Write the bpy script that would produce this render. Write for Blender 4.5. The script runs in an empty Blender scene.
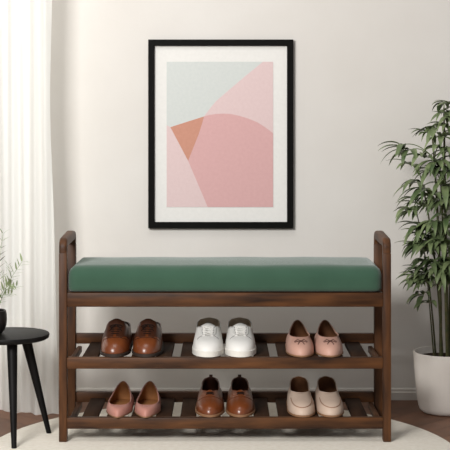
import bpy, bmesh, math, random
from mathutils import Vector, Matrix
from mathutils.bvhtree import BVHTree
random.seed(7)
sc = bpy.context.scene
COL = sc.collection
F, HZ, CAMZ, CAMD = 1300.0, 120.0, 1.056, 4.26
FLOOR = -0.006

def P(px, py, Y):
    d = CAMD + Y
    return Vector(((px-225)*d/F, Y, CAMZ-(py-HZ)*d/F))

# ------------------------------------------------------------------ materials
def srgb(r, g, b):
    f = lambda c: (c/255/12.92) if c/255 <= .04045 else ((c/255+.055)/1.055)**2.4
    return (f(r), f(g), f(b), 1)

def mat(name, col, rough=.6, spec=.4, col2=None, nscale=(10, 10, 10), bump=0, bscale=None, sheen=0, coat=0, detail=4, lo=.3, hi=.7):
    m = bpy.data.materials.new(name); m.use_nodes = True
    nt = m.node_tree; N = nt.nodes; L = nt.links
    b = N['Principled BSDF']
    b.inputs['Base Color'].default_value = col
    b.inputs['Roughness'].default_value = rough
    b.inputs['Specular IOR Level'].default_value = spec
    if sheen: b.inputs['Sheen Weight'].default_value = sheen
    if coat:
        b.inputs['Coat Weight'].default_value = coat; b.inputs['Coat Roughness'].default_value = .25
    tc = N.new('ShaderNodeTexCoord')
    def noise(scale):
        mp = N.new('ShaderNodeMapping'); mp.inputs['Scale'].default_value = scale
        L.new(tc.outputs['Object'], mp.inputs['Vector'])
        n = N.new('ShaderNodeTexNoise'); n.inputs['Scale'].default_value = 1
        n.inputs['Detail'].default_value = detail
        L.new(mp.outputs[0], n.inputs['Vector']); return n
    if col2:
        n = noise(nscale); r = N.new('ShaderNodeValToRGB')
        r.color_ramp.elements[0].position = lo; r.color_ramp.elements[1].position = hi
        r.color_ramp.elements[0].color = col; r.color_ramp.elements[1].color = col2
        L.new(n.outputs['Fac'], r.inputs[0]); L.new(r.outputs[0], b.inputs['Base Color'])
    if bump:
        n2 = noise(bscale or nscale); bp = N.new('ShaderNodeBump')
        bp.inputs['Strength'].default_value = bump; bp.inputs['Distance'].default_value = .002
        L.new(n2.outputs['Fac'], bp.inputs['Height']); L.new(bp.outputs[0], b.inputs['Normal'])
    return m

WD, WL = srgb(38, 22, 13), srgb(102, 64, 35)
def wood(name, sc3): return mat(name, WD, .5, .25, WL, sc3, .1, tuple(s*2 for s in sc3), detail=8, lo=.30, hi=.74)
M = {
 'wx': wood('walnut_lengthwise', (5, 34, 34)), 'wy': wood('walnut_crosswise', (34, 5, 34)), 'wz': wood('walnut_upright', (34, 34, 5)),
 'slat': mat('dark_walnut', srgb(42, 27, 18), .7, .1, srgb(62, 42, 29), (45, 4, 45), .2),
 'green': mat('green_velvet', srgb(53, 82, 65), .9, .15, srgb(60, 90, 72), (6, 6, 6), .25, (900, 900, 900), sheen=.35),
 'wall': mat('plaster', srgb(213, 208, 201), .9, .15, srgb(221, 217, 211), (2.2, 2.2, 2.2), .35, (28, 28, 28), detail=8),
 'base': mat('painted_wood', srgb(214, 208, 200), .5, .3),
 'rug': mat('cream_wool', srgb(234, 225, 210), .95, .1, srgb(243, 236, 223), (60, 60, 60), .9, (350, 350, 350)),
 'black': mat('black_stain', srgb(13, 12, 12), .5, .15, srgb(24, 22, 21), (30, 30, 8), .1),
 'frame': mat('black_frame', srgb(10, 9, 8), .6, .08, srgb(15, 14, 12), (40, 40, 40)),
 'matb': mat('mat_board', srgb(226, 224, 219), .9, .1, srgb(230, 228, 223), (80, 80, 80)),
 'pgrey': mat('print_grey', srgb(203, 207, 203), .9, .1, srgb(208, 211, 207), (90, 90, 90)),
 'ppale': mat('print_pale_pink', srgb(216, 192, 190), .9, .1, srgb(220, 197, 195), (90, 90, 90)),
 'ppink': mat('print_pink', srgb(209, 166, 164), .9, .1, srgb(213, 171, 169), (90, 90, 90)),
 'pterra': mat('print_terracotta', srgb(196, 142, 122), .9, .1, srgb(201, 148, 128), (90, 90, 90)),
 'pot': mat('white_ceramic', srgb(222, 214, 205), .6, .3, srgb(229, 222, 213), (12, 12, 12), .2, (120, 120, 120)),
 'soil': mat('potting_soil', srgb(45, 34, 26), .95, .1, srgb(72, 55, 42), (150, 150, 150), 1, (200, 200, 200)),
 'cane': mat('green_cane', srgb(60, 68, 36), .6, .3, srgb(88, 82, 52), (40, 40, 60)),
 'leaf': mat('palm_leaf', srgb(70, 90, 54), .4, .5, srgb(138, 150, 106), (14, 14, 14)),
 'leaf2': mat('pale_leaf', srgb(120, 138, 96), .55, .3, srgb(158, 170, 128), (30, 30, 30)),
 'vase': mat('black_glaze', srgb(26, 23, 22), .3, .5, srgb(36, 32, 30), (20, 20, 20)),
 'brown': mat('cognac_leather', srgb(100, 50, 24), .3, .5, srgb(124, 66, 33), (18, 18, 18), .08, (260, 260, 260), coat=.25),
 'dbrown': mat('dark_brown_leather', srgb(62, 33, 21), .4, .4, srgb(78, 43, 27), (22, 22, 22), .08, (260, 260, 260)),
 'dlace': mat('brown_lace', srgb(28, 17, 13), .8, .2, srgb(36, 22, 17), (300, 300, 300)),
 'dsole': mat('dark_rubber', srgb(44, 34, 29), .7, .3, srgb(56, 44, 37), (40, 40, 40)),
 'white': mat('white_leather', srgb(226, 223, 217), .45, .4, srgb(233, 230, 225), (20, 20, 20), .06, (260, 260, 260)),
 'wsole': mat('white_rubber', srgb(222, 218, 210), .6, .3, srgb(228, 224, 217), (30, 30, 30)),
 'wlace': mat('white_lace', srgb(232, 229, 223), .85, .2, srgb(238, 236, 231), (300, 300, 300)),
 'wline': mat('taupe_lining', srgb(206, 184, 160), .85, .2, srgb(214, 193, 170), (60, 60, 60)),
 'eye': mat('dark_eyelet', srgb(70, 62, 56), .5, .4),
 'pink': mat('blush_leather', srgb(193, 150, 133), .5, .4, srgb(201, 158, 141), (18, 18, 18), .1, (300, 300, 300)),
 'pinkd': mat('dusty_pink_leather', srgb(180, 126, 113), .45, .4, srgb(188, 134, 121), (18, 18, 18), .1, (300, 300, 300)),
 'tan': mat('tan_lining', srgb(150, 100, 58), .7, .3, srgb(166, 113, 68), (40, 40, 40)),
 'tline': mat('brown_lining', srgb(112, 74, 48), .75, .2, srgb(124, 84, 56), (40, 40, 40)),
 'cream': mat('cream_leather', srgb(194, 170, 152), .5, .35, srgb(201, 178, 160), (18, 18, 18), .1, (300, 300, 300)),
 'seam': mat('stitched_seam', srgb(150, 118, 98), .8, .2),
 'bow': mat('dark_bow_cord', srgb(74, 44, 38), .7, .2),
 'tsole': mat('tan_sole', srgb(126, 92, 66), .6, .3, srgb(140, 104, 76), (40, 40, 40)),
 'pvc': mat('white_window_frame', srgb(235, 235, 232), .4, .4),
}
# sheer fabric
m = bpy.data.materials.new('sheer_fabric'); m.use_nodes = True; nt = m.node_tree; nt.nodes.clear()
out = nt.nodes.new('ShaderNodeOutputMaterial'); df = nt.nodes.new('ShaderNodeBsdfDiffuse'); tr = nt.nodes.new('ShaderNodeBsdfTranslucent')
tp = nt.nodes.new('ShaderNodeBsdfTransparent'); m1 = nt.nodes.new('ShaderNodeMixShader'); m2 = nt.nodes.new('ShaderNodeMixShader')
df.inputs[0].default_value = srgb(240, 239, 234); tr.inputs[0].default_value = srgb(240, 239, 234)
m1.inputs[0].default_value = .5; m2.inputs[0].default_value = .10
nt.links.new(df.outputs[0], m1.inputs[1]); nt.links.new(tr.outputs[0], m1.inputs[2]); nt.links.new(m1.outputs[0], m2.inputs[1]); nt.links.new(tp.outputs[0], m2.inputs[2]); nt.links.new(m2.outputs[0], out.inputs[0])
M['sheer'] = m
# glass
m = bpy.data.materials.new('window_glass'); m.use_nodes = True; nt = m.node_tree; nt.nodes.clear()
out = nt.nodes.new('ShaderNodeOutputMaterial'); tp = nt.nodes.new('ShaderNodeBsdfTransparent'); gl = nt.nodes.new('ShaderNodeBsdfGlossy'); mx = nt.nodes.new('ShaderNodeMixShader')
gl.inputs['Roughness'].default_value = .02; mx.inputs[0].default_value = .06
nt.links.new(tp.outputs[0], mx.inputs[1]); nt.links.new(gl.outputs[0], mx.inputs[2]); nt.links.new(mx.outputs[0], out.inputs[0])
M['glass'] = m
# parquet with per-board tint
m = bpy.data.materials.new('parquet'); m.use_nodes = True; nt = m.node_tree; b = nt.nodes['Principled BSDF']
at = nt.nodes.new('ShaderNodeAttribute'); at.attribute_name = 'tint'; rp = nt.nodes.new('ShaderNodeValToRGB')
rp.color_ramp.elements[0].color = srgb(84, 54, 36); rp.color_ramp.elements[1].color = srgb(128, 86, 60)
tc = nt.nodes.new('ShaderNodeTexCoord'); nz = nt.nodes.new('ShaderNodeTexNoise'); nz.inputs['Scale'].default_value = 22; nz.inputs['Detail'].default_value = 6
mm = nt.nodes.new('ShaderNodeMath'); mm.operation = 'MULTIPLY_ADD'; mm.inputs[1].default_value = .6
nt.links.new(tc.outputs['Object'], nz.inputs['Vector']); nt.links.new(nz.outputs['Fac'], mm.inputs[0])
m3 = nt.nodes.new('ShaderNodeMath'); m3.operation = 'MULTIPLY'; m3.inputs[1].default_value = .5
nt.links.new(at.outputs['Fac'], m3.inputs[0]); nt.links.new(m3.outputs[0], mm.inputs[2])
nt.links.new(mm.outputs[0], rp.inputs[0]); nt.links.new(rp.outputs[0], b.inputs['Base Color'])
b.inputs['Roughness'].default_value = .45
M['parquet'] = m

# ------------------------------------------------------------------ helpers
def link(name, bm, m, parent=None, smooth=True, angle=40):
    me = bpy.data.meshes.new(name)
    bmesh.ops.recalc_face_normals(bm, faces=bm.faces)
    bm.to_mesh(me); bm.free()
    o = bpy.data.objects.new(name, me); COL.objects.link(o)
    for k in (m if isinstance(m, (list, tuple)) else [m]): me.materials.append(M[k])
    if smooth:
        me.polygons.foreach_set('use_smooth', [True]*len(me.polygons))
        me.set_sharp_from_angle(angle=math.radians(angle))
    if parent: o.parent = parent
    return o

def tag(o, label, cat, group=None):
    o['label'] = label; o['category'] = cat
    if group: o['group'] = group
    return o

def thing(name, label, cat, loc=(0, 0, 0), group=None):
    o = bpy.data.objects.new(name, None); COL.objects.link(o); o.location = loc
    o.empty_display_size = .05
    return tag(o, label, cat, group)

def box(bm, a, b, bev=0, seg=2):
    c = [(a[i]+b[i])/2 for i in range(3)]; s = [abs(b[i]-a[i]) for i in range(3)]
    r = bmesh.ops.create_cube(bm, size=1, matrix=Matrix.Translation(c) @ Matrix.Diagonal((*s, 1)))
    if bev:
        es = list({e for v in r['verts'] for e in v.link_edges})
        bmesh.ops.bevel(bm, geom=es, offset=bev, segments=seg, profile=.5, affect='EDGES')

def tube(bm, pts, rad, n=8, closed=False, cap=True):
    pts = [Vector(p) for p in pts]; rings = []
    N = len(pts); prev = None
    for i, p in enumerate(pts):
        if closed: t = pts[(i+1) % N]-pts[i-1]
        else: t = pts[min(i+1, N-1)]-pts[max(i-1, 0)]
        t.normalize()
        if prev is None:
            u = t.orthogonal().normalized()
        else:
            u = prev-t*prev.dot(t)
            u = u.normalized() if u.length > 1e-6 else t.orthogonal().normalized()
        prev = u; v = t.cross(u)
        r = rad[i] if isinstance(rad, (list, tuple)) else rad
        rings.append([bm.verts.new(p+(u*math.cos(a)+v*math.sin(a))*r) for a in [2*math.pi*k/n for k in range(n)]])
    for i in range(N if closed else N-1):
        A, B = rings[i], rings[(i+1) % N]
        for k in range(n): bm.faces.new((A[k], A[(k+1) % n], B[(k+1) % n], B[k]))
    if cap and not closed:
        bm.faces.new(rings[0]); bm.faces.new(rings[-1])

def lathe(bm, prof, c=(0, 0, 0), n=48):
    rings = []
    for r, z in prof:
        if r < 1e-6: rings.append([bm.verts.new((c[0], c[1], c[2]+z))])
        else: rings.append([bm.verts.new((c[0]+r*math.cos(2*math.pi*k/n), c[1]+r*math.sin(2*math.pi*k/n), c[2]+z)) for k in range(n)])
    for A, B in zip(rings, rings[1:]):
        for k in range(n):
            k2 = (k+1) % n
            if len(A) == 1: bm.faces.new((A[0], B[k], B[k2]))
            elif len(B) == 1: bm.faces.new((A[k], A[k2], B[0]))
            else: bm.faces.new((A[k], A[k2], B[k2], B[k]))

def interp(xs, ys, x):
    if x <= xs[0]: return ys[0]
    for i in range(len(xs)-1):
        if x <= xs[i+1]:
            t = (x-xs[i])/(xs[i+1]-xs[i]); t = t*t*(3-2*t)
            return ys[i]+(ys[i+1]-ys[i])*t
    return ys[-1]

# ------------------------------------------------------------------ room
def struct(name, bm, m, parent=None, **k):
    o = link(name, bm, m, parent, **k)
    if parent is None: o['kind'] = 'structure'
    return o
WY = .68
XL, XR, YF, ZT = -2.3, 2.3, -4.9, 2.5
WX0, WX1, WZ0, WZ1 = -1.95, -.72, .25, 2.25
bm = bmesh.new()
box(bm, (XL, WY, FLOOR), (WX0, WY+.12, ZT)); box(bm, (WX1, WY, FLOOR), (XR, WY+.12, ZT))
box(bm, (WX0, WY, FLOOR), (WX1, WY+.12, WZ0)); box(bm, (WX0, WY, WZ1), (WX1, WY+.12, ZT))
struct('wall_back', bm, 'wall', smooth=False)
bm = bmesh.new()
t = .05
box(bm, (WX0, WY+.03, WZ0), (WX0+t, WY+.08, WZ1), .004); box(bm, (WX1-t, WY+.03, WZ0), (WX1, WY+.08, WZ1), .004)
box(bm, (WX0+t, WY+.03, WZ0), (WX1-t, WY+.08, WZ0+t), .004); box(bm, (WX0+t, WY+.03, WZ1-t), (WX1-t, WY+.08, WZ1), .004)
xm = (WX0+WX1)/2; box(bm, (xm-.025, WY+.03, WZ0+t), (xm+.025, WY+.08, WZ1-t), .004)
w = struct('window_1', bm, 'pvc')
bm = bmesh.new(); box(bm, (WX0+t, WY+.052, WZ0+t), (xm-.025, WY+.058, WZ1-t)); box(bm, (xm+.025, WY+.052, WZ0+t), (WX1-t, WY+.058, WZ1-t))
link('pane', bm, 'glass', w, smooth=False)
bm = bmesh.new()
prof = [(WY, FLOOR), (WY-.013, FLOOR), (WY-.013, .022), (WY-.009, .026), (WY-.009, .034), (WY-.005, .038), (WY, .038)]
A = [bm.verts.new((XL, y, z)) for y, z in prof]; B = [bm.verts.new((XR, y, z)) for y, z in prof]
for i in range(len(prof)): j = (i+1) % len(prof); bm.faces.new((A[i], A[j], B[j], B[i]))
bm.faces.new(A); bm.faces.new(B)
struct('baseboard_back', bm, 'base', smooth=False)
# herringbone floor
bm = bmesh.new(); lay = bm.faces.layers.float.new('tint')
W, LN, g = .075, .45, .0012
rot = Matrix.Rotation(math.radians(45), 4, 'Z'); n = int(LN/W)
def plank(x0, y0, x1, y1):
    c = rot @ Vector(((x0+x1)/2, (y0+y1)/2, 0))
    if not (XL-.4 < c.x < XR+.4 and YF-.4 < c.y+.0 < WY+.4): return
    vs = [bm.verts.new((rot @ Vector((x, y, 0)))+Vector((0, 0, FLOOR))) for x, y in ((x0+g, y0+g), (x1-g, y0+g), (x1-g, y1-g), (x0+g, y1-g))]
    bm.faces.new(vs)[lay] = random.random()
for i in range(-95, 95):
    for j in range(-16, 17):
        ox = i*W + j*LN; oy = i*W - j*LN
        plank(ox, oy, ox+LN, oy+W)
        plank(ox, oy+W, ox+W, oy+W+LN)
for co, no in (((XL, 0, 0), (-1, 0, 0)), ((XR, 0, 0), (1, 0, 0)), ((0, YF, 0), (0, -1, 0)), ((0, WY, 0), (0, 1, 0))):
    bmesh.ops.bisect_plane(bm, geom=bm.verts[:]+bm.edges[:]+bm.faces[:], plane_co=co, plane_no=no, clear_outer=True)
box(bm, (XL, YF, FLOOR-.05), (XR, WY, FLOOR-.0015))
struct('floor', bm, 'parquet', smooth=False)

# ------------------------------------------------------------------ rug
bm = bmesh.new()
R = .765
lathe(bm, [(0, FLOOR+.0003), (R-.004, FLOOR+.0003), (R, FLOOR+.003), (R-.001, FLOOR+.005), (R-.004, 0), (R-.3, 0), (0, 0)], (-.015, -.14, 0), 96)
tag(link('rug', bm, 'rug'), 'round cream wool rug under the shoe bench and the side table', 'rug')

# ------------------------------------------------------------------ curtain
bm = bmesh.new()
NX, NZ = 260, 40; g_ = []
for i in range(NX+1):
    u = i/NX; col = []
    for j in range(NZ+1):
        v = j/NZ; z = FLOOR+.002+v*2.42
        fl = (1-v)**3
        x = -2.0+u*(1.372+.03*fl-.012*math.exp(-((z-1.1)/.35)**2))
        a = 22.0*x*math.pi/1.0
        amp = .012+.006*math.sin(5*x+1)+.004*math.sin(3*z+7*x)
        y = .50-.05*u**.5+amp*math.sin(a+.5*math.sin(2.2*z)+1.3*math.sin(6*x))+.007*math.sin(2.3*a+z)
        y += -.035*fl*math.sin(9*x+.6)
        if z < .12: y += .006*math.sin(60*x)*(1-z/.12)
        zz = z
        if u > .985: y += .01*(u-.985)/.015
        col.append(bm.verts.new((x, min(y, .62), zz)))
    g_.append(col)
for i in range(NX):
    for j in range(NZ): bm.faces.new((g_[i][j], g_[i+1][j], g_[i+1][j+1], g_[i][j+1]))
tag(link('curtain', bm, 'sheer', angle=180), 'white sheer floor-length curtain hanging at the left, behind the side table', 'curtain')

# ------------------------------------------------------------------ picture
fx0, fz1 = P(148.2, 39.5, WY-.02).x, P(148, 39.5, WY-.02).z
fx1, fz0 = P(293.3, 228.3, WY-.02).x, P(148, 228.3, WY-.02).z
pic = thing('framed_picture', 'black-framed abstract print in pink, terracotta and grey hanging above the bench', 'picture', ((fx0+fx1)/2, WY, fz0))
def loc(x, y, z): return Vector((x-(fx0+fx1)/2, y-WY, z-fz0))
hw, hh, fw = (fx1-fx0)/2, fz1-fz0, .0235
bm = bmesh.new()
def fprof(x, z, sx, sz):  # corner rings
    return [(x, 0, z), (x, -.022, z), (x+sx*.002, -.024, z+sz*.002), (x+sx*(fw-.002), -.024, z+sz*(fw-.002)), (x+sx*fw, -.021, z+sz*fw), (x+sx*fw, 0, z+sz*fw)]
cs = [fprof(-hw, 0, 1, 1), fprof(hw, 0, -1, 1), fprof(hw, hh, -1, -1), fprof(-hw, hh, 1, -1)]
vs = [[bm.verts.new(p) for p in c] for c in cs]
for i in range(4):
    A, B = vs[i], vs[(i+1) % 4]
    for k in range(6): bm.faces.new((A[k], A[(k+1) % 6], B[(k+1) % 6], B[k]))
link('frame', bm, 'frame', pic, smooth=False)
bm = bmesh.new(); box(bm, (-hw+fw, -.010, fw), (hw-fw, -.002, hh-fw)); link('mat_board', bm, 'matb', pic, smooth=False)
bm = bmesh.new()
def q(zx, zy, lift):  # print coordinates measured off the sheet
    p = P(140+zx/2.141, 30+zy/2.141, WY-.011-lift*.0002); l = loc(p.x, p.y, p.z); return (l.x, l.y, l.z)
def poly(pts, lift, mi):
    f = bm.faces.new([bm.verts.new(q(x, y, lift)) for x, y in pts]); f.material_index = mi
poly([(57, 68), (285, 68), (285, 379), (57, 379)], 0, 0)
poly([(263, 68), (285, 68), (285, 379), (135, 379), (125, 220), (137, 185), (152, 165), (163, 152), (185, 133), (225, 99)], 1, 1)
poly([(57, 204), (66, 208), (104, 280), (150, 385-6), (57, 379)], 2, 1)
arc = [(137, 185), (150, 181.5), (165, 179.6), (180, 179), (195, 180), (210, 183), (230, 189), (250, 197), (268, 208), (285, 221)]
poly(arc+[(285, 379), (145, 379), (103, 280), (115, 250), (126, 222), (133, 200)], 3, 2)
poly([(65, 208), (137, 185), (133, 200), (126, 222), (115, 250), (103, 280)], 4, 3)
o = link('print', bm, ['pgrey', 'ppale', 'ppink', 'pterra'], pic, smooth=False)
o['label'] = 'abstract print of overlapping pale pink, pink and terracotta shapes'

# ------------------------------------------------------------------ bench
bench = thing('shoe_bench', 'dark walnut two-shelf shoe bench with green upholstered seat', 'bench', (0, .17, 0))
def bl(name, bm, m, par=bench, **k):
    o = link(name, bm, m, par, **k)
    if par is bench: o.matrix_parent_inverse = Matrix.Translation(-Vector((0, .17, 0)))
    return o
XO, XI, D = .5445, .5185, .335
def flare(bm, s):   # the side frames splay outward a little towards the back
    for v in bm.verts:
        k = min(max(v.co.y/D, 0), 1); o_ = (abs(v.co.x)-XI)/(XO-XI)
        v.co.x = s*(XI+.0065*k+o_*(XO-XI+.009*k))
for s in (-1, 1):
    x0, x1 = sorted((s*XO, s*XI))
    for ya, yb in ((0, .036), (D-.036, D)):
        bm = bmesh.new(); box(bm, (x0, ya, 0), (x1, yb, .62), .003)
        flare(bm, s); bl('leg', bm, 'wz')
    # arm: rounded hoop joining the legs
    bm = bmesh.new(); ro, th, zt, zb = .034, .036, .668, .62
    outer, inner = [(0, zb)], [(th, zb)]
    for k in range(9):
        a = math.pi-k*math.pi/16; outer.append((ro+ro*math.cos(a), zt-ro+ro*math.sin(a)))
    for k in range(9):
        a = math.pi/2-k*math.pi/16; outer.append((D-ro+ro*math.cos(a), zt-ro+ro*math.sin(a)))
    outer.append((D, zb)); ri = .012; zi = zt-.032
    for k in range(9):
        a = math.pi-k*math.pi/16; inner.append((th+ri+ri*math.cos(a), zi-ri+ri*math.sin(a)))
    for k in range(9):
        a = math.pi/2-k*math.pi/16; inner.append((D-th-ri+ri*math.cos(a), zi-ri+ri*math.sin(a)))
    inner.append((D-th, zb))
    r_ = []
    for xx in (x0, x1): r_.append(([bm.verts.new((xx, y, z)) for y, z in outer], [bm.verts.new((xx, y, z)) for y, z in inner]))
    n_ = len(outer)
    for i in range(n_-1):
        bm.faces.new((r_[0][0][i], r_[0][0][i+1], r_[0][1][i+1], r_[0][1][i]))
        bm.faces.new((r_[1][0][i], r_[1][0][i+1], r_[1][1][i+1], r_[1][1][i]))
        bm.faces.new((r_[0][0][i], r_[0][0][i+1], r_[1][0][i+1], r_[1][0][i]))
        bm.faces.new((r_[0][1][i], r_[0][1][i+1], r_[1][1][i+1], r_[1][1][i]))
    for i in (0, n_-1): bm.faces.new((r_[0][0][i], r_[1][0][i], r_[1][1][i], r_[0][1][i]))
    bmesh.ops.recalc_face_normals(bm, faces=bm.faces)
    es = [e for e in bm.edges if len(e.link_faces) == 2 and e.calc_face_angle(0) > 1.0 and not all(abs(v.co.z-zb) < 1e-5 for v in e.verts)]
    es = [e for e in es if abs(e.verts[0].co.x-e.verts[1].co.x) < 1e-5]
    bmesh.ops.bevel(bm, geom=es, offset=.008, segments=4, profile=.5, affect='EDGES', clamp_overlap=True)
    flare(bm, s); bl('armrest', bm, 'wy')
def rail(name, a, b, m='wx', par=bench): bm = bmesh.new(); box(bm, a, b, .003); return bl(name, bm, m, par)
rail('apron', (-XI, .002, .443), (XI, .026, .489)); rail('apron', (-XI-.006, D-.026, .443), (XI+.006, D-.002, .489))
for s in (-1, 1): x0, x1 = sorted((s*XI, s*(XI-.022))); rail('apron', (x0, .026, .443), (x1, D-.026, .489), 'wy')
for zt_, zr in ((.277, .305), (.080, .099)):
    bm = bmesh.new()
    for i in range(12):
        cx = (89+i*(361-89)/11-225)/305
        box(bm, (cx-.026, .022, zt_-.014), (cx+.026, D-.024, zt_-.001), .002)
    sh = bl('shelf', bm, 'slat')
    sh['label'] = 'upper slatted shelf' if zt_ > .2 else 'lower slatted shelf'
    rail('front_rail', (-XI, .001, zt_-.037), (XI, .024, zt_), 'wx', sh)
    rail('rear_rail', (-XI-.006, D-.024, zr-.036), (XI+.006, D-.002, zr), 'wx', sh)
    for s in (-1, 1): x0, x1 = sorted((s*XI, s*(XI-.016))); rail('side_rail', (x0, .024, zt_-.037), (x1, D-.024, zt_-.015), 'wy', sh)
    for c in sh.children: c.matrix_parent_inverse = Matrix()
# cushion
bm = bmesh.new()
cx, cz0, cz1 = .5175, .489, .574
NXc, NYc = 60, 24
box(bm, (-cx, .004, cz0), (cx, D-.004, cz1))
bmesh.ops.subdivide_edges(bm, edges=[e for e in bm.edges if abs(e.verts[0].co.x-e.verts[1].co.x) > .5], cuts=50, use_grid_fill=True)
bmesh.ops.subdivide_edges(bm, edges=[e for e in bm.edges if abs(e.verts[0].co.y-e.verts[1].co.y) > .2], cuts=18, use_grid_fill=True)
bmesh.ops.subdivide_edges(bm, edges=[e for e in bm.edges if abs(e.verts[0].co.z-e.verts[1].co.z) > .05], cuts=8, use_grid_fill=True)
from mathutils import noise as mn
rt, rs = .038, .022
for v in bm.verts:
    x, y, z = v.co
    def rnd(x, y, z):
        lo = Vector((-cx+rs, .004+rt, cz0+.008)); hi = Vector((cx-rs, D-.004-rt, cz1-rt))
        c = Vector((min(max(x, lo.x), hi.x), min(max(y, lo.y), hi.y), min(max(z, lo.z), hi.z)))
        d = Vector((x, y, z))-c
        sx = rs; sy = rt; sz = rt if z > c.z else .008
        n = Vector((d.x/sx, d.y/sy, d.z/sz)); l = n.length
        if l > 1: d = Vector((n.x/l*sx, n.y/l*sy, n.z/l*sz)) * 1.0
        return c+d
    p = rnd(x, y, z)
    ex = 1-(abs(p.x)/cx)**6; ey = math.sin(math.pi*min(max((p.y)/D, 0), 1))
    h = max(0, (p.z-cz0)/(cz1-cz0))
    p.z += .006*h*ex*ey
    p.y -= .003*math.sin(math.pi*h)*(1 if y < D/2 else -1)
    p += Vector((0, .5, 1))*mn.noise(p*9)*.0016*h
    v.co = p
bl('seat_cushion', bm, 'green', angle=80)['label'] = 'sage green upholstered seat pad'

# ------------------------------------------------------------------ shoes
def build_shoe(name, label, cat, group, px, shelf, kind, side, rot=0.0, sc_=1.0):
    K = dict(
     derby=dict(L=.285, W=.0965, ts=.011, z0=.011, toe=.043, na=.34, nt=2.15, th=.46, zt=.090, ow=.080, zs=.066, zh=.078, up='brown', lin='dbrown', sole='dsole', so=.0035, ins='dbrown', ot=2.7),
     sneaker=dict(L=.280, W=.101, ts=.020, z0=.016, toe=.036, na=.34, nt=2.25, th=.47, zt=.080, ow=.082, zs=.064, zh=.090, up='white', lin='wline', sole='wsole', so=.0025, ins='wline', ot=2.8),
     loafer=dict(L=.270, W=.0925, ts=.006, z0=.006, toe=.030, na=.36, nt=2.0, th=.285, zt=.053, ow=.070, zs=.052, zh=.082, up='pink', lin='tline', sole='tsole', so=.0015, ins='tan', ot=2.6),
     flat=dict(L=.258, W=.087, ts=.005, z0=.005, toe=.026, na=.40, nt=1.5, th=.225, zt=.030, ow=.074, zs=.036, zh=.070, up='pinkd', lin='tan', sole='tsole', so=.001, ins='tan', ot=2.7),
     oxford=dict(L=.275, W=.094, ts=.009, z0=.009, toe=.036, na=.36, nt=2.0, th=.41, zt=.062, ow=.060, zs=.056, zh=.080, up='brown', lin='dbrown', sole='tsole', so=.003, ins='dbrown', ot=1.9),
     moccasin=dict(L=.272, W=.0905, ts=.007, z0=.007, toe=.033, na=.36, nt=2.2, th=.37, zt=.060, ow=.065, zs=.056, zh=.083, up='cream', lin='tline', sole='tsole', so=.002, ins='tline', ot=2.0),
    )[kind]
    L, W = K['L'], K['W']
    zsh = .277 if shelf == 'up' else .080
    root = thing(name, label, cat, ((px-225)/305, .003+K['so']-(.012 if kind == 'flat' else .004), zsh+.0004), group)
    root.rotation_euler.z = rot
    def endr(q_, n):
        q_ = min(max(q_, 0), 1); return (1-(1-q_)**n)**(1/n)
    def wid(s, e=0):
        base = interp([0, .34, .60, .85, 1], [.50, .50, .475, .46, .44], s)*W
        return (base+e)*endr(s/K['na'], K['nt'])*endr((1-s)/.17, 2.1)
    def cen(s): return -side*.0012*math.sin(math.pi*s)
    def outline(t, e=0):   # t in [-1,1]; 0 toe
        a = abs(t); s = (1-math.cos(math.pi*a))/2
        return Vector((cen(s)+math.copysign(1, t)*wid(s, e) if 0 < a < 1 else cen(s), s*L+(-e*math.cos(math.pi*a)), 0))
    def rim(t):
        a = abs(t); g = (1-math.cos(math.pi*a))/2
        s = K['th']+(.985-K['th'])*g
        r = K['ow']/2*endr(g/.42, K['ot'])*endr((1-g)/.35, 2.1)
        if kind in ('flat', 'loafer'): r *= 1-.28*max(0, (g-.35)/.65)
        r = min(r, wid(s)*.93)
        z = interp([0, .16, .45, .84, 1], [K['zt'], K['zt']*1.0, K['zs'], K['zh']-.003, K['zh']], a)
        if kind in ('flat', 'loafer'): z = interp([0, .30, .55, 1], [K['zt'], K['zt']*.97+.002, K['zs'], K['zh']], a)
        return Vector((cen(s)+(math.copysign(r, t) if 0 < a < 1 else 0), s*L, z))
    def prof(t, v):
        a = abs(t); P0 = outline(t); P0.z = K['z0']*.6; P1 = rim(t)
        tw = .5+.5*math.cos(math.pi*min(a/.62, 1))
        h = P1.z-P0.z; d = P1-P0; d.z = 0
        C0 = P0+Vector((0, 0, K['toe']*1.12*tw+h*.62*(1-tw))) - d*(.04*(1-tw))
        k = .50*tw+.25*(1-tw)
        C1 = P1-d*k-Vector((0, 0, (max(P1.z-K['toe']*1.05, 0)*.62*tw+h*.40*(1-tw))))
        if kind == 'flat': C1.z += .004*tw
        u = 1-v
        return P0*u**3+C0*3*u*u*v+C1*3*u*v*v+P1*v**3
    NT, NV = 56, 16
    bm = bmesh.new(); grid = []
    for i in range(NT):
        t = -1+2*i/NT
        grid.append([bm.verts.new(prof(t, j/NV)) for j in range(NV+1)])
    for i in range(NT):
        A, B = grid[i], grid[(i+1) % NT]
        for j in range(NV): bm.faces.new((A[j], A[j+1], B[j+1], B[j]))
    bmesh.ops.remove_doubles(bm, verts=bm.verts, dist=.0003)
    bmesh.ops.recalc_face_normals(bm, faces=bm.faces)
    nout = sum((f.normal.dot(f.calc_center_median()-Vector((0, L/2, .02))) for f in bm.faces))
    if nout < 0: bmesh.ops.reverse_faces(bm, faces=bm.faces)
    bvh = BVHTree.FromBMesh(bm)
    me = bpy.data.meshes.new('upper'); bm.to_mesh(me); bm.free()
    me.polygons.foreach_set('use_smooth', [True]*len(me.polygons))
    o = bpy.data.objects.new('upper', me); COL.objects.link(o); o.parent = root
    me.materials.append(M[K['up']]); me.materials.append(M[K['lin']])
    so = o.modifiers.new('thick', 'SOLIDIFY'); so.thickness = .0028; so.offset = -1; so.material_offset = 1; so.material_offset_rim = 0
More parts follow.
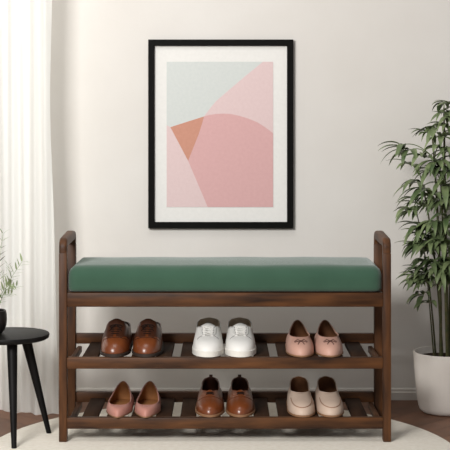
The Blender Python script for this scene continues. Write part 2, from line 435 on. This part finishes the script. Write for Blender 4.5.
    def top(x, y, off=0.0):
        h = bvh.ray_cast(Vector((x, y, .3)), Vector((0, 0, -1)))
        if h[0] is None: return Vector((x, y, .03))
        nn = h[1] if h[1].z > 0 else -h[1]
        return h[0]+nn*off
    # sole
    bm = bmesh.new(); rings = []
    for e, z in ((K['so']-.003, 0), (K['so'], .0015), (K['so'], K['ts']-.0015), (K['so']-.0015, K['ts']), (-.004, K['ts'])):
        rings.append([bm.verts.new(outline(-1+2*i/NT, e)+Vector((0, 0, z))) for i in range(NT)])
    for A, B in zip(rings, rings[1:]):
        for i in range(NT): bm.faces.new((A[i], A[(i+1) % NT], B[(i+1) % NT], B[i]))
    bm.faces.new(rings[0]); bm.faces.new(rings[-1])
    bmesh.ops.remove_doubles(bm, verts=bm.verts, dist=.0002)
    link('sole', bm, K['sole'], root)
    # insole
    bm = bmesh.new()
    vs_ = [bm.verts.new(outline(-1+2*i/NT, -.004)+Vector((0, 0, K['ts']+.002))) for i in range(NT)]
    v2 = [bm.verts.new(outline(-1+2*i/NT, -.004)+Vector((0, 0, K['ts']+.0002))) for i in range(NT)]
    bm.faces.new(vs_); bm.faces.new(v2)
    for i in range(NT): bm.faces.new((vs_[i], vs_[(i+1) % NT], v2[(i+1) % NT], v2[i]))
    link('insole', bm, K['ins'], root, smooth=False)
    yt = K['th']*L; c0 = cen(K['th'])
    def line(nm, pts, r, m, off=.0003, par=root, dense=5):
        P_ = []
        for (xa, ya), (xb, yb) in zip(pts, pts[1:]):
            for k in range(dense): P_.append(top(xa+(xb-xa)*k/dense, ya+(yb-ya)*k/dense, off))
        P_.append(top(*pts[-1], off))
        bm = bmesh.new(); tube(bm, P_, r, 6); return link(nm, bm, m, par)
    def patch(nm, xl, xr, ya, yb, m, off=.0012, nx=10, ny=12, par=root):
        """panel laid on the upper; xl(v), xr(v) edges"""
        bm = bmesh.new(); gg = []
        for j in range(ny+1):
            v = j/ny; y = ya+(yb-ya)*v
            gg.append([bm.verts.new(top(xl(v)+(xr(v)-xl(v))*i/nx, y, off)) for i in range(nx+1)])
        for j in range(ny):
            for i in range(nx): bm.faces.new((gg[j][i], gg[j][i+1], gg[j+1][i+1], gg[j+1][i]))
        r_ = bmesh.ops.extrude_face_region(bm, geom=bm.faces[:])
        for v in r_['geom']:
            if isinstance(v, bmesh.types.BMVert): v.co.z -= .0022
        return link(nm, bm, m, par)
    def tongue(m, wt, h, back, y0):
        bm = bmesh.new(); gg = []
        for j in range(9):
            v = j/8; row = []
            for i in range(11):
                u = -1+2*i/10
                w_ = wt*(1-.12*v)*(1 if v < .8 else math.sqrt(max(0, 1-((v-.8)/.28)**2)))
                x = cen(.45)+u*w_; y = y0+back*v
                z = K['zt']-.004+h*v**.9-.013*u*u*(1-.2*v)-.0
                row.append(bm.verts.new((x, y+.006*u*u, z)))
            gg.append(row)
        for j in range(8):
            for i in range(10): bm.faces.new((gg[j][i], gg[j][i+1], gg[j+1][i+1], gg[j+1][i]))
        o = link('tongue', bm, m, root)
        s_ = o.modifiers.new('t', 'SOLIDIFY'); s_.thickness = .004; s_.offset = 0
    if kind == 'derby':
        ya, yb = yt-.080, yt-.003
        patch('facing', lambda v: c0-.010-.034*min(1, v*1.5+.35), lambda v: c0-.005, ya, yb, 'dbrown')
        patch('facing', lambda v: c0+.005, lambda v: c0+.010+.034*min(1, v*1.5+.35), ya, yb, 'dbrown')
        tongue('dbrown', .031, .020, .016, yt-.012)
        bm = bmesh.new()
        for k in range(5):
            y = ya+.014+k*.0140; hwl = .013+.0012*k
            tube(bm, [top(c0-hwl, y+.001, .001), top(c0-hwl*.6, y, .0030), top(c0, y-.001, .0042), top(c0+hwl*.6, y, .0030), top(c0+hwl, y+.001, .001)], .0018, 6)
        for s_ in (-1, 1):
            y = yb-.004
            tube(bm, [top(c0, y-.004, .004), top(c0+s_*.010, y-.010, .007), top(c0+s_*.020, y-.014, .006), top(c0+s_*.017, y-.022, .003), top(c0+s_*.008, y-.016, .005), top(c0, y-.006, .005)], .0015, 6)
            tube(bm, [top(c0, y-.005, .005), top(c0+s_*.012, y-.022, .003), top(c0+s_*.020, y-.038, .0025)], .0014, 6)
        link('laces', bm, 'dlace', root)
        # welt
        line('vamp_seam', [(c0-.040, ya+.012), (c0-.026, ya-.001), (c0, ya-.006), (c0+.026, ya-.001), (c0+.040, ya+.012)], .0009, 'dlace')
    if kind == 'sneaker':
        ya, yb = yt-.062, yt-.002
        patch('facing', lambda v: c0-.014-.012*min(1, v*2+.3), lambda v: c0-.010, ya, yb, 'white', .0026)
        patch('facing', lambda v: c0+.010, lambda v: c0+.014+.012*min(1, v*2+.3), ya, yb, 'white', .0026)
        tongue('white', .030, .014, .022, yt-.012)
        bm = bmesh.new()
        for k in range(5):
            y = ya+.010+k*.0115; hwl = .0150+.0008*k
            tube(bm, [top(c0-hwl, y+.001, .0026), top(c0-hwl*.6, y-.001, .0056), top(c0, y-.002, .0066), top(c0+hwl*.6, y-.001, .0056), top(c0+hwl, y+.001, .0026)], .0020, 6)
            if k < 4: tube(bm, [top(c0-hwl, y+.001, .0016), top(c0, y+.006, .0036), top(c0+hwl, y+.0125, .0016)], .0015, 6)
            for s_ in (-1, 1):
                p = top(c0+s_*(hwl+.001), y+.001, .0020)
                be = bmesh.new(); tube(be, [p+Vector((.0019*math.cos(a), .0019*math.sin(a), -abs(.0019*math.cos(a))*.3)) for a in [k2*math.pi/4 for k2 in range(8)]], .0013, 5, closed=True); link('eyelet', be, 'eye', root)
        link('laces', bm, 'wlace', root)
        line('toe_seam_shadow', [(c0-.036, ya-.006), (c0-.020, ya+.003), (c0-.012, ya+.001), (c0+.012, ya+.001), (c0+.020, ya+.003), (c0+.036, ya-.006)], .0008, 'eye', .0002)  # dark tube paints the shadow line along the toe seam
    if kind == 'loafer':
        y = yt-.028
        bm = bmesh.new()
        for s_ in (-1, 1):
            tube(bm, [top(c0, y, .0016), top(c0+s_*.010, y+.011, .003), top(c0+s_*.021, y+.004, .0015)], .0010, 6)
            tube(bm, [top(c0, y, .0016), top(c0+s_*.007, y-.010, .002), top(c0+s_*.010, y-.019, .0012)], .0011, 6)
            tube(bm, [top(c0+s_*.002, y+.001, .002), top(c0+s_*.012, y-.001, .0022), top(c0+s_*.020, y-.001, .0012)], .0010, 6)
        bmesh.ops.create_uvsphere(bm, u_segments=8, v_segments=6, radius=.0022, matrix=Matrix.Translation(top(c0, y, .002)))
        link('bow', bm, 'bow', root)['label'] = 'small dark cord bow'
    if kind == 'oxford':
        y = yt-.016
        tongue('brown', .020, .008, .012, yt-.010)
        patch('facing', lambda v: c0-.016-.012*v, lambda v: c0+.016+.012*v, yt-.034, yt-.002, 'brown', .0014)
        bm = bmesh.new()
        for k in range(2):
            yy = yt-.022+k*.010
            tube(bm, [top(c0-.012, yy, .0016), top(c0-.006, yy, .004), top(c0+.006, yy, .004), top(c0+.012, yy, .0016)], .0020, 6)
        link('laces', bm, 'dlace', root)
        line('vamp_seam', [(c0-.042, yt-.018), (c0-.030, yt-.032), (c0-.016, yt-.037), (c0+.016, yt-.037), (c0+.030, yt-.032), (c0+.042, yt-.018)], .0009, 'dbrown')
        bm = bmesh.new(); cc = cen(1)
        box(bm, (cc-.006, L*.985-.0015, K['zh']-.012), (cc+.006, L*.985+.0015, K['zh']+.008), .0012)
        link('pull_tab', bm, 'dbrown', root)
    if kind == 'moccasin':
        pts = []
        for k in range(17):
            a = math.pi*k/16; pts.append((c0-.034*math.cos(a), yt-.002-.086*math.sin(a)**.75))
        line('apron_seam', pts, .0016, 'seam', .0004, dense=2)
    if kind in ('flat', 'loafer', 'moccasin', 'oxford'):
        # bound edge round the opening
        bm = bmesh.new(); tube(bm, [rim(-1+2*i/NT) for i in range(NT)], .0013, 6, closed=True)
        link('topline_binding', bm, K['up'], root)
    return root
def pair(name, desc, where, cat, group, xs, shelf, kind, rots=(0, 0)):
    for i, (x, r) in enumerate(zip(xs, rots)):
        build_shoe(name, f"{desc}, {'left' if i == 0 else 'right'} of its pair, {where}", cat, group, x, shelf, kind, 1 if i == 0 else -1, r)
pair('derby_shoe', 'brown leather lace-up dress shoe', 'on upper shelf', 'shoe', 'brown lace-up dress shoes', (113.6, 145.4), 'up', 'derby', (0, 0))
pair('sneaker', 'white leather sneaker', 'middle of upper shelf', 'sneaker', 'white sneakers', (208.0, 240.5), 'up', 'sneaker', (0, 0))
pair('loafer', 'pink loafer with small cord bow', 'right end of upper shelf', 'shoe', 'pink loafers with bows', (302, 331), 'up', 'loafer', (0, 0))
pair('ballet_flat', 'dusty pink pointed flat', 'left end of lower shelf', 'shoe', 'pointed pink flats', (117.5, 145.6), 'low', 'flat', (0, 0))
pair('lace_up_shoe', 'cognac shoe with tiny laces', 'middle of lower shelf', 'shoe', 'cognac low-cut shoes', (210, 240.5), 'low', 'oxford', (0, 0))
pair('moccasin', 'plain beige moccasin', 'right end of lower shelf', 'shoe', 'beige moccasins', (303.2, 331.8), 'low', 'moccasin', (0, 0))

# ------------------------------------------------------------------ side table
TX, TY, TZ = -.722, .075, .345
tb = thing('side_table', 'small round black side table on splayed legs, holding a dark vase', 'table', (TX, TY, FLOOR))
off = Matrix.Translation(-Vector((TX, TY, FLOOR)))
bm = bmesh.new(); lathe(bm, [(0, TZ-.018), (.128, TZ-.018), (.134, TZ-.014), (.136, TZ-.005), (.134, TZ-.001), (.130, TZ), (0, TZ)], (TX, TY, 0), 64)
o = link('table_top', bm, 'black', tb); o.matrix_parent_inverse = off
for bx_, by_, zb in ((-.679, -.075, 0), (-.594, .126, 0), (-.868, .10, FLOOR)):
    tp_ = Vector((TX+(bx_-TX)*.42, TY+(by_-TY)*.42, TZ-.018)); bt = Vector((bx_, by_, zb))
    if by_ < 0: tp_.x = -.700
    bm = bmesh.new(); rings = []
    for k in range(7):
        v = k/6; p = tp_.lerp(bt, v); w_ = .0180*(1-v)+.0085*v
        rings.append([bm.verts.new((p.x+w_*math.cos(a)*1.0, p.y+w_*math.sin(a), p.z)) for a in [2*math.pi*i/12 for i in range(12)]])
    for A, B in zip(rings, rings[1:]):
        for i in range(12): bm.faces.new((A[i], A[(i+1) % 12], B[(i+1) % 12], B[i]))
    bm.faces.new(rings[0]); bm.faces.new(rings[-1])
    o = link('leg', bm, 'black', tb); o.matrix_parent_inverse = off

# ------------------------------------------------------------------ leaves
def leaf(bm, base, dirv, length, width, droop, nseg=9, fold=.25, up=Vector((0, 0, 1)), mi=0):
    """lanceolate leaf bending down along its length"""
    p = base.copy(); d = dirv.normalized(); st = length/nseg; rows = []
    for k in range(nseg+1):
        v = k/nseg
        w_ = width*(math.sin(math.pi*min(v*1.0, 1)**.72)**.85 if 0 < v < 1 else 0.04)
        side_ = d.cross(up)
        if side_.length < .05: side_ = d.cross(Vector((1, .3, 0)))
        side_.normalize(); nrm = side_.cross(d).normalized()
        rows.append([bm.verts.new(p-side_*w_/2+nrm*w_*fold*.8), bm.verts.new(p), bm.verts.new(p+side_*w_/2+nrm*w_*fold*.8)])
        p = p+d*st; d = (d+Vector((0, 0, -droop/nseg))).normalized()
    for A, B in zip(rows, rows[1:]):
        for i in range(2): f = bm.faces.new((A[i], A[i+1], B[i+1], B[i])); f.material_index = mi
def curve(a, b, c, n=10):
    return [a*(1-t)**2+b*2*t*(1-t)+c*t*t for t in [i/n for i in range(n+1)]]

# ------------------------------------------------------------------ palm
PX, PY = .804, .480
palm = thing('potted_palm', 'tall leafy green bamboo palm in a white ceramic pot, right of the bench', 'plant', (PX, PY, FLOOR))
off = Matrix.Translation(-Vector((PX, PY, FLOOR)))
def pl(name, bm, m, **k): o = link(name, bm, m, palm, **k); o.matrix_parent_inverse = off; return o
bm = bmesh.new(); H = .213-FLOOR
pf = [(0, 0), (.078, 0), (.086, .002), (.094, .010), (.0985, .022), (.103, .05), (.109, .11), (.1145, .17), (.117, H-.004), (.1165, H-.001), (.1145, H), (.1115, H-.001), (.1105, H-.005), (.107, H-.03), (0, H-.03)]
lathe(bm, pf, (PX, PY, FLOOR), 64); pl('pot', bm, 'pot')
bm = bmesh.new(); lathe(bm, [(0, H-.029), (.106, H-.029), (.106, H-.024), (.06, H-.019), (0, H-.017)], (PX, PY, FLOOR), 40); pl('soil', bm, 'soil')
zs_ = FLOOR+H-.02
canes = []
for (bx_, by_, tx, ty, yy, r) in (   # base offset, tip pixel, tip depth
    (-.020, -.02, 432, 132, .47, .0060), (.010, .010, 444, 108, .50, .0065), (-.008, .02, 421, 178, .44, .0045), (.028, -.01, 462, 118, .46, .006),
    (-.035, .0, 417, 214, .42, .0035), (.0, -.035, 440, 170, .38, .005), (.040, .02, 478, 150, .52, .0055), (.02, .03, 455, 180, .54, .005), (-.045, -.02, 426, 268, .43, .003)):
    a = Vector((PX+bx_, PY+by_, zs_-.01)); c = P(tx, ty, yy)
    b = Vector((a.x*.75+c.x*.25+random.uniform(-.01, .01), (a.y+c.y)/2, a.z*.4+c.z*.6))
    pts = curve(a, b, c, 14); canes.append(pts)
    bm = bmesh.new(); rr = []
    for i in range(len(pts)): rr.append(r*(1-.5*i/14)*(1.12 if i % 3 == 0 else 1))
    tube(bm, pts, rr, 8); pl('cane', bm, 'cane')
def nearest(p):
    best = None
    for c in canes:
        for q_ in c:
            if q_.z < p.z+.02:
                d = (q_-p).length+abs((p.z-.05)-q_.z)*.4
                if best is None or d < best[0]: best = (d, q_)
    return best[1]
def frond(hub, out, nl, ln, spread=1.2, wd=.017, dr=1.5):
    a = nearest(hub); bm = bmesh.new()
    mid = (a+hub)/2+Vector((0, 0, .03+.1*(hub-a).length))
    tube(bm, curve(a, mid, hub, 8), [.0022-.0001*i for i in range(9)], 6)
    out = out.normalized(); sd = out.cross(Vector((0, 0, 1))).normalized()
    for k in range(nl):
        u = -1+2*k/(nl-1) if nl > 1 else 0
        ang = u*spread+random.uniform(-.12, .12)
        d = out*math.cos(ang)+sd*math.sin(ang)+Vector((0, 0, random.uniform(-.1, .8)))
        back = (mid-hub)*(abs(u)*.25*random.random())
        leaf(bm, hub+back, d, ln*random.uniform(.75, 1.12)*(1-.2*abs(u)), wd*random.uniform(.75, 1.3), dr*random.uniform(.45, 1.25))
    o = pl('frond', bm, 'leaf', angle=180)
hubs = [ # px, py, Y, out(x,y), leaves, length
 (407, 151, .44, (-1, -.2), 8, .092), (401, 145, .43, (-1, .3), 3, .085), (429, 134, .46, (-1, -.4), 7, .075), (411, 166, .40, (-1, -.3), 4, .075),
 (437, 128, .44, (-.3, -1), 7, .085), (448, 112, .48, (.3, -1), 7, .085), (444, 104, .50, (-.2, .6), 5, .06), (462, 116, .45, (.8, -.6), 8, .1), (424, 158, .42, (-.8, -1), 7, .085),
 (436, 162, .38, (-.1, -1), 8, .095), (449, 150, .40, (.5, -1), 8, .095), (420, 183, .44, (-1, -.1), 5, .095), (425, 190, .40, (-1, -.6), 6, .09),
 (417, 200, .43, (-1, .1), 5, .090), (411, 212, .41, (-1, -.3), 8, .080), (432, 196, .38, (-.4, -1), 8, .095), (444, 186, .37, (.2, -1), 8, .1), (456, 196, .42, (.8, -.8), 8, .1),
 (422, 228, .42, (-.8, -.7), 8, .085), (434, 222, .38, (-.3, -1), 8, .09), (447, 218, .37, (.3, -1), 8, .095), (420, 244, .42, (-1, -.4), 8, .075), (431, 246, .38, (-.5, -1), 8, .09),
 (443, 243, .36, (.1, -1), 8, .095), (455, 250, .42, (.7, -.8), 8, .095), (418, 278, .43, (-1, -.1), 5, .075), (423, 296, .44, (-1, -.3), 6, .070), (430, 264, .39, (-.7, -.9), 6, .075), (440, 270, .37, (.1, -1), 7, .09),
 (450, 274, .38, (.5, -1), 7, .09), (428, 303, .42, (-1, -.6), 3, .065), (450, 118, .42, (-.2, -1), 7, .09), (441, 138, .40, (.5, -1), 8, .09), (456, 108, .46, (-.6, -.6), 6, .08), (430, 172, .38, (-.5, -1), 8, .085), (455, 172, .40, (-.3, -1), 8, .095), (470, 160, .48, (1, -.2), 8, .1), (480, 190, .50, (1, 0), 8, .1), (474, 225, .48, (1, -.3), 8, .1), (452, 165, .55, (.3, .8), 7, .08), (436, 205, .54, (-.5, .5), 7, .08), (442, 235, .55, (0, .6), 7, .07), (455, 135, .54, (.2, .6), 7, .08), (466, 262, .46, (1, -.2), 7, .09),
 (452, 262, .38, (-.6, -1), 7, .09), (446, 200, .38, (-.7, -.8), 7, .09), (440, 148, .40, (-.8, -.8), 6, .08), (448, 128, .44, (-.5, -1), 7, .08)]
for (hx, hy, Y, o2, nl, ln) in hubs:
    frond(P(hx, hy, Y), Vector((o2[0], o2[1], 0)), nl, ln*1.32, 1.4, .0205, 1.75)
rg = random.Random(3)
for k in range(16):
    frond(P(rg.uniform(414, 436), rg.uniform(200, 286), rg.uniform(.38, .5)), Vector((-1, rg.uniform(-1, .3), 0)), rg.randint(6, 8), rg.uniform(.08, .105), 1.2, .020, 1.4)
for k in range(34):
    hx = rg.uniform(424, 486); hy = rg.uniform(150, 292) if hx > 432 else rg.uniform(190, 285); Y = rg.uniform(.38, .56)
    a_ = rg.uniform(0, 2*math.pi) if Y > .45 else rg.uniform(math.pi, 2*math.pi)
    frond(P(hx, hy, Y), Vector((math.cos(a_), math.sin(a_), 0)), rg.randint(5, 8), rg.uniform(.075, .105), 1.3, .020, 1.6)

# ------------------------------------------------------------------ vase with sprigs
VX, VY = -.770, .06
vz = TZ+.0003
va = tag(thing('vase', 'dark round vase at the picture edge, standing on the black side table', 'vase', (VX, VY, vz)), 'dark round vase holding green sprigs on the black side table', 'vase')
bm = bmesh.new()
lathe(bm, [(0, 0), (.024, 0), (.030, .003), (.038, .014), (.0435, .030), (.0455, .048), (.0445, .066), (.042, .078), (.0400, .079), (.0385, .077), (.040, .062), (.040, .045), (.034, .015), (0, .008)], (0, 0, 0), 48)
link('body', bm, 'vase', va)
sprig_id = 0
tips = [((22, 262), .02, -14, .85, 'bending right towards the bench'), ((3, 234), .05, -9, .9, 'standing upright in the middle'), ((-22, 240), .08, -22, .8, 'leaning to the left'), ((12, 284), -.02, -8, .5, 'lowest')]
for (tp2, Y, cx_, lv, desc) in tips:
    bm = bmesh.new()
    a = Vector((VX+random.uniform(-.01, .01), VY+random.uniform(-.01, .01), vz+.0105)); c = P(tp2[0], tp2[1], Y)
    rel = lambda p: p-Vector((VX, VY, vz))
    mid = Vector((a.x+(c.x-a.x)*.15, (a.y+c.y)/2, vz+.14))
    # the stem leaves the mouth of the vase
    if c.z < vz+.2: mid = Vector((VX+.012, VY, vz+.15))
    pts = [rel(p) for p in curve(a, mid, c, 16)]
    tube(bm, pts, [.0014-.00005*i for i in range(17)], 6)
    for i in range(6, 17):
        for s_ in (-1, 1):
            t_ = (pts[min(i+1, 16)]-pts[i-1]).normalized(); sd = t_.cross(Vector((0, -1, .2))).normalized()
            d = t_*.8+sd*s_*random.uniform(.6, 1.1)+Vector((0, random.uniform(-.5, .5), .1))
            leaf(bm, pts[i], d, random.uniform(.026, .038), .0075, .3, 5, .1)
        # side twigs
        if i % 3 == 0 and i < 15:
            s2 = 1 if i % 2 else -1
            t_ = (pts[i+1]-pts[i-1]).normalized(); sd = t_.cross(Vector((0, -1, .2))).normalized()
            e = pts[i]+t_*.03+sd*s2*.03
            tube(bm, [pts[i], e], [.0010, .0005], 5)
            for f_ in (.4, .7, 1):
                for s_ in (-1, 1): leaf(bm, pts[i].lerp(e, f_), t_*.6+sd*(s2*.5+s_*.7), random.uniform(.02, .03), .006, .3, 5, .1)
    link('sprig', bm, ['leaf2'], va, angle=180)

# ------------------------------------------------------------------ light
w = bpy.data.worlds.new('world'); sc.world = w; w.use_nodes = True
bg = w.node_tree.nodes['Background']; bg.inputs[0].default_value = (.97, .98, 1, 1); bg.inputs[1].default_value = .27
def area(name, loc, target, size, power, col=(1, .98, .95)):
    l = bpy.data.lights.new(name, 'AREA'); l.shape = 'RECTANGLE'; l.size, l.size_y = size; l.energy = power; l.color = col
    o = bpy.data.objects.new(name, l); COL.objects.link(o); o.location = loc
    o.rotation_euler = (Vector(target)-Vector(loc)).to_track_quat('-Z', 'Y').to_euler(); return o
area('key_fill_light', (-1.45, -3.1, 2.1), (-.05, .5, .75), (1.1, .9), 128, (1, .992, .978))  # added main light from the front left, out of view; no window built there
area('overhead_fill', (-.35, -.7, 2.6), (-.2, .5, .6), (1.0, .8), 10, (1, .98, .95))  # added soft fill from above, out of view; no lamp fixture exists
area('daylight_behind_curtain', (-1.5, 1.35, 1.3), (-1.2, .5, 1.0), (1.3, 2.0), 26, (1, .99, .97))
# ------------------------------------------------------------------ camera
cam = bpy.data.cameras.new('camera'); co = bpy.data.objects.new('camera', cam); COL.objects.link(co)
co.location = (0, -CAMD, CAMZ); co.rotation_euler = (math.pi/2, 0, 0)
cam.sensor_width = 36; cam.lens = 36*F/450; cam.shift_x = 0; cam.shift_y = -(225-HZ)/450; cam.clip_start = .05; cam.clip_end = 50
sc.camera = co
vs = sc.view_settings; vs.view_transform = 'Standard'; vs.look = 'None'; vs.exposure = .1; vs.gamma = 1; vs.use_curve_mapping = False
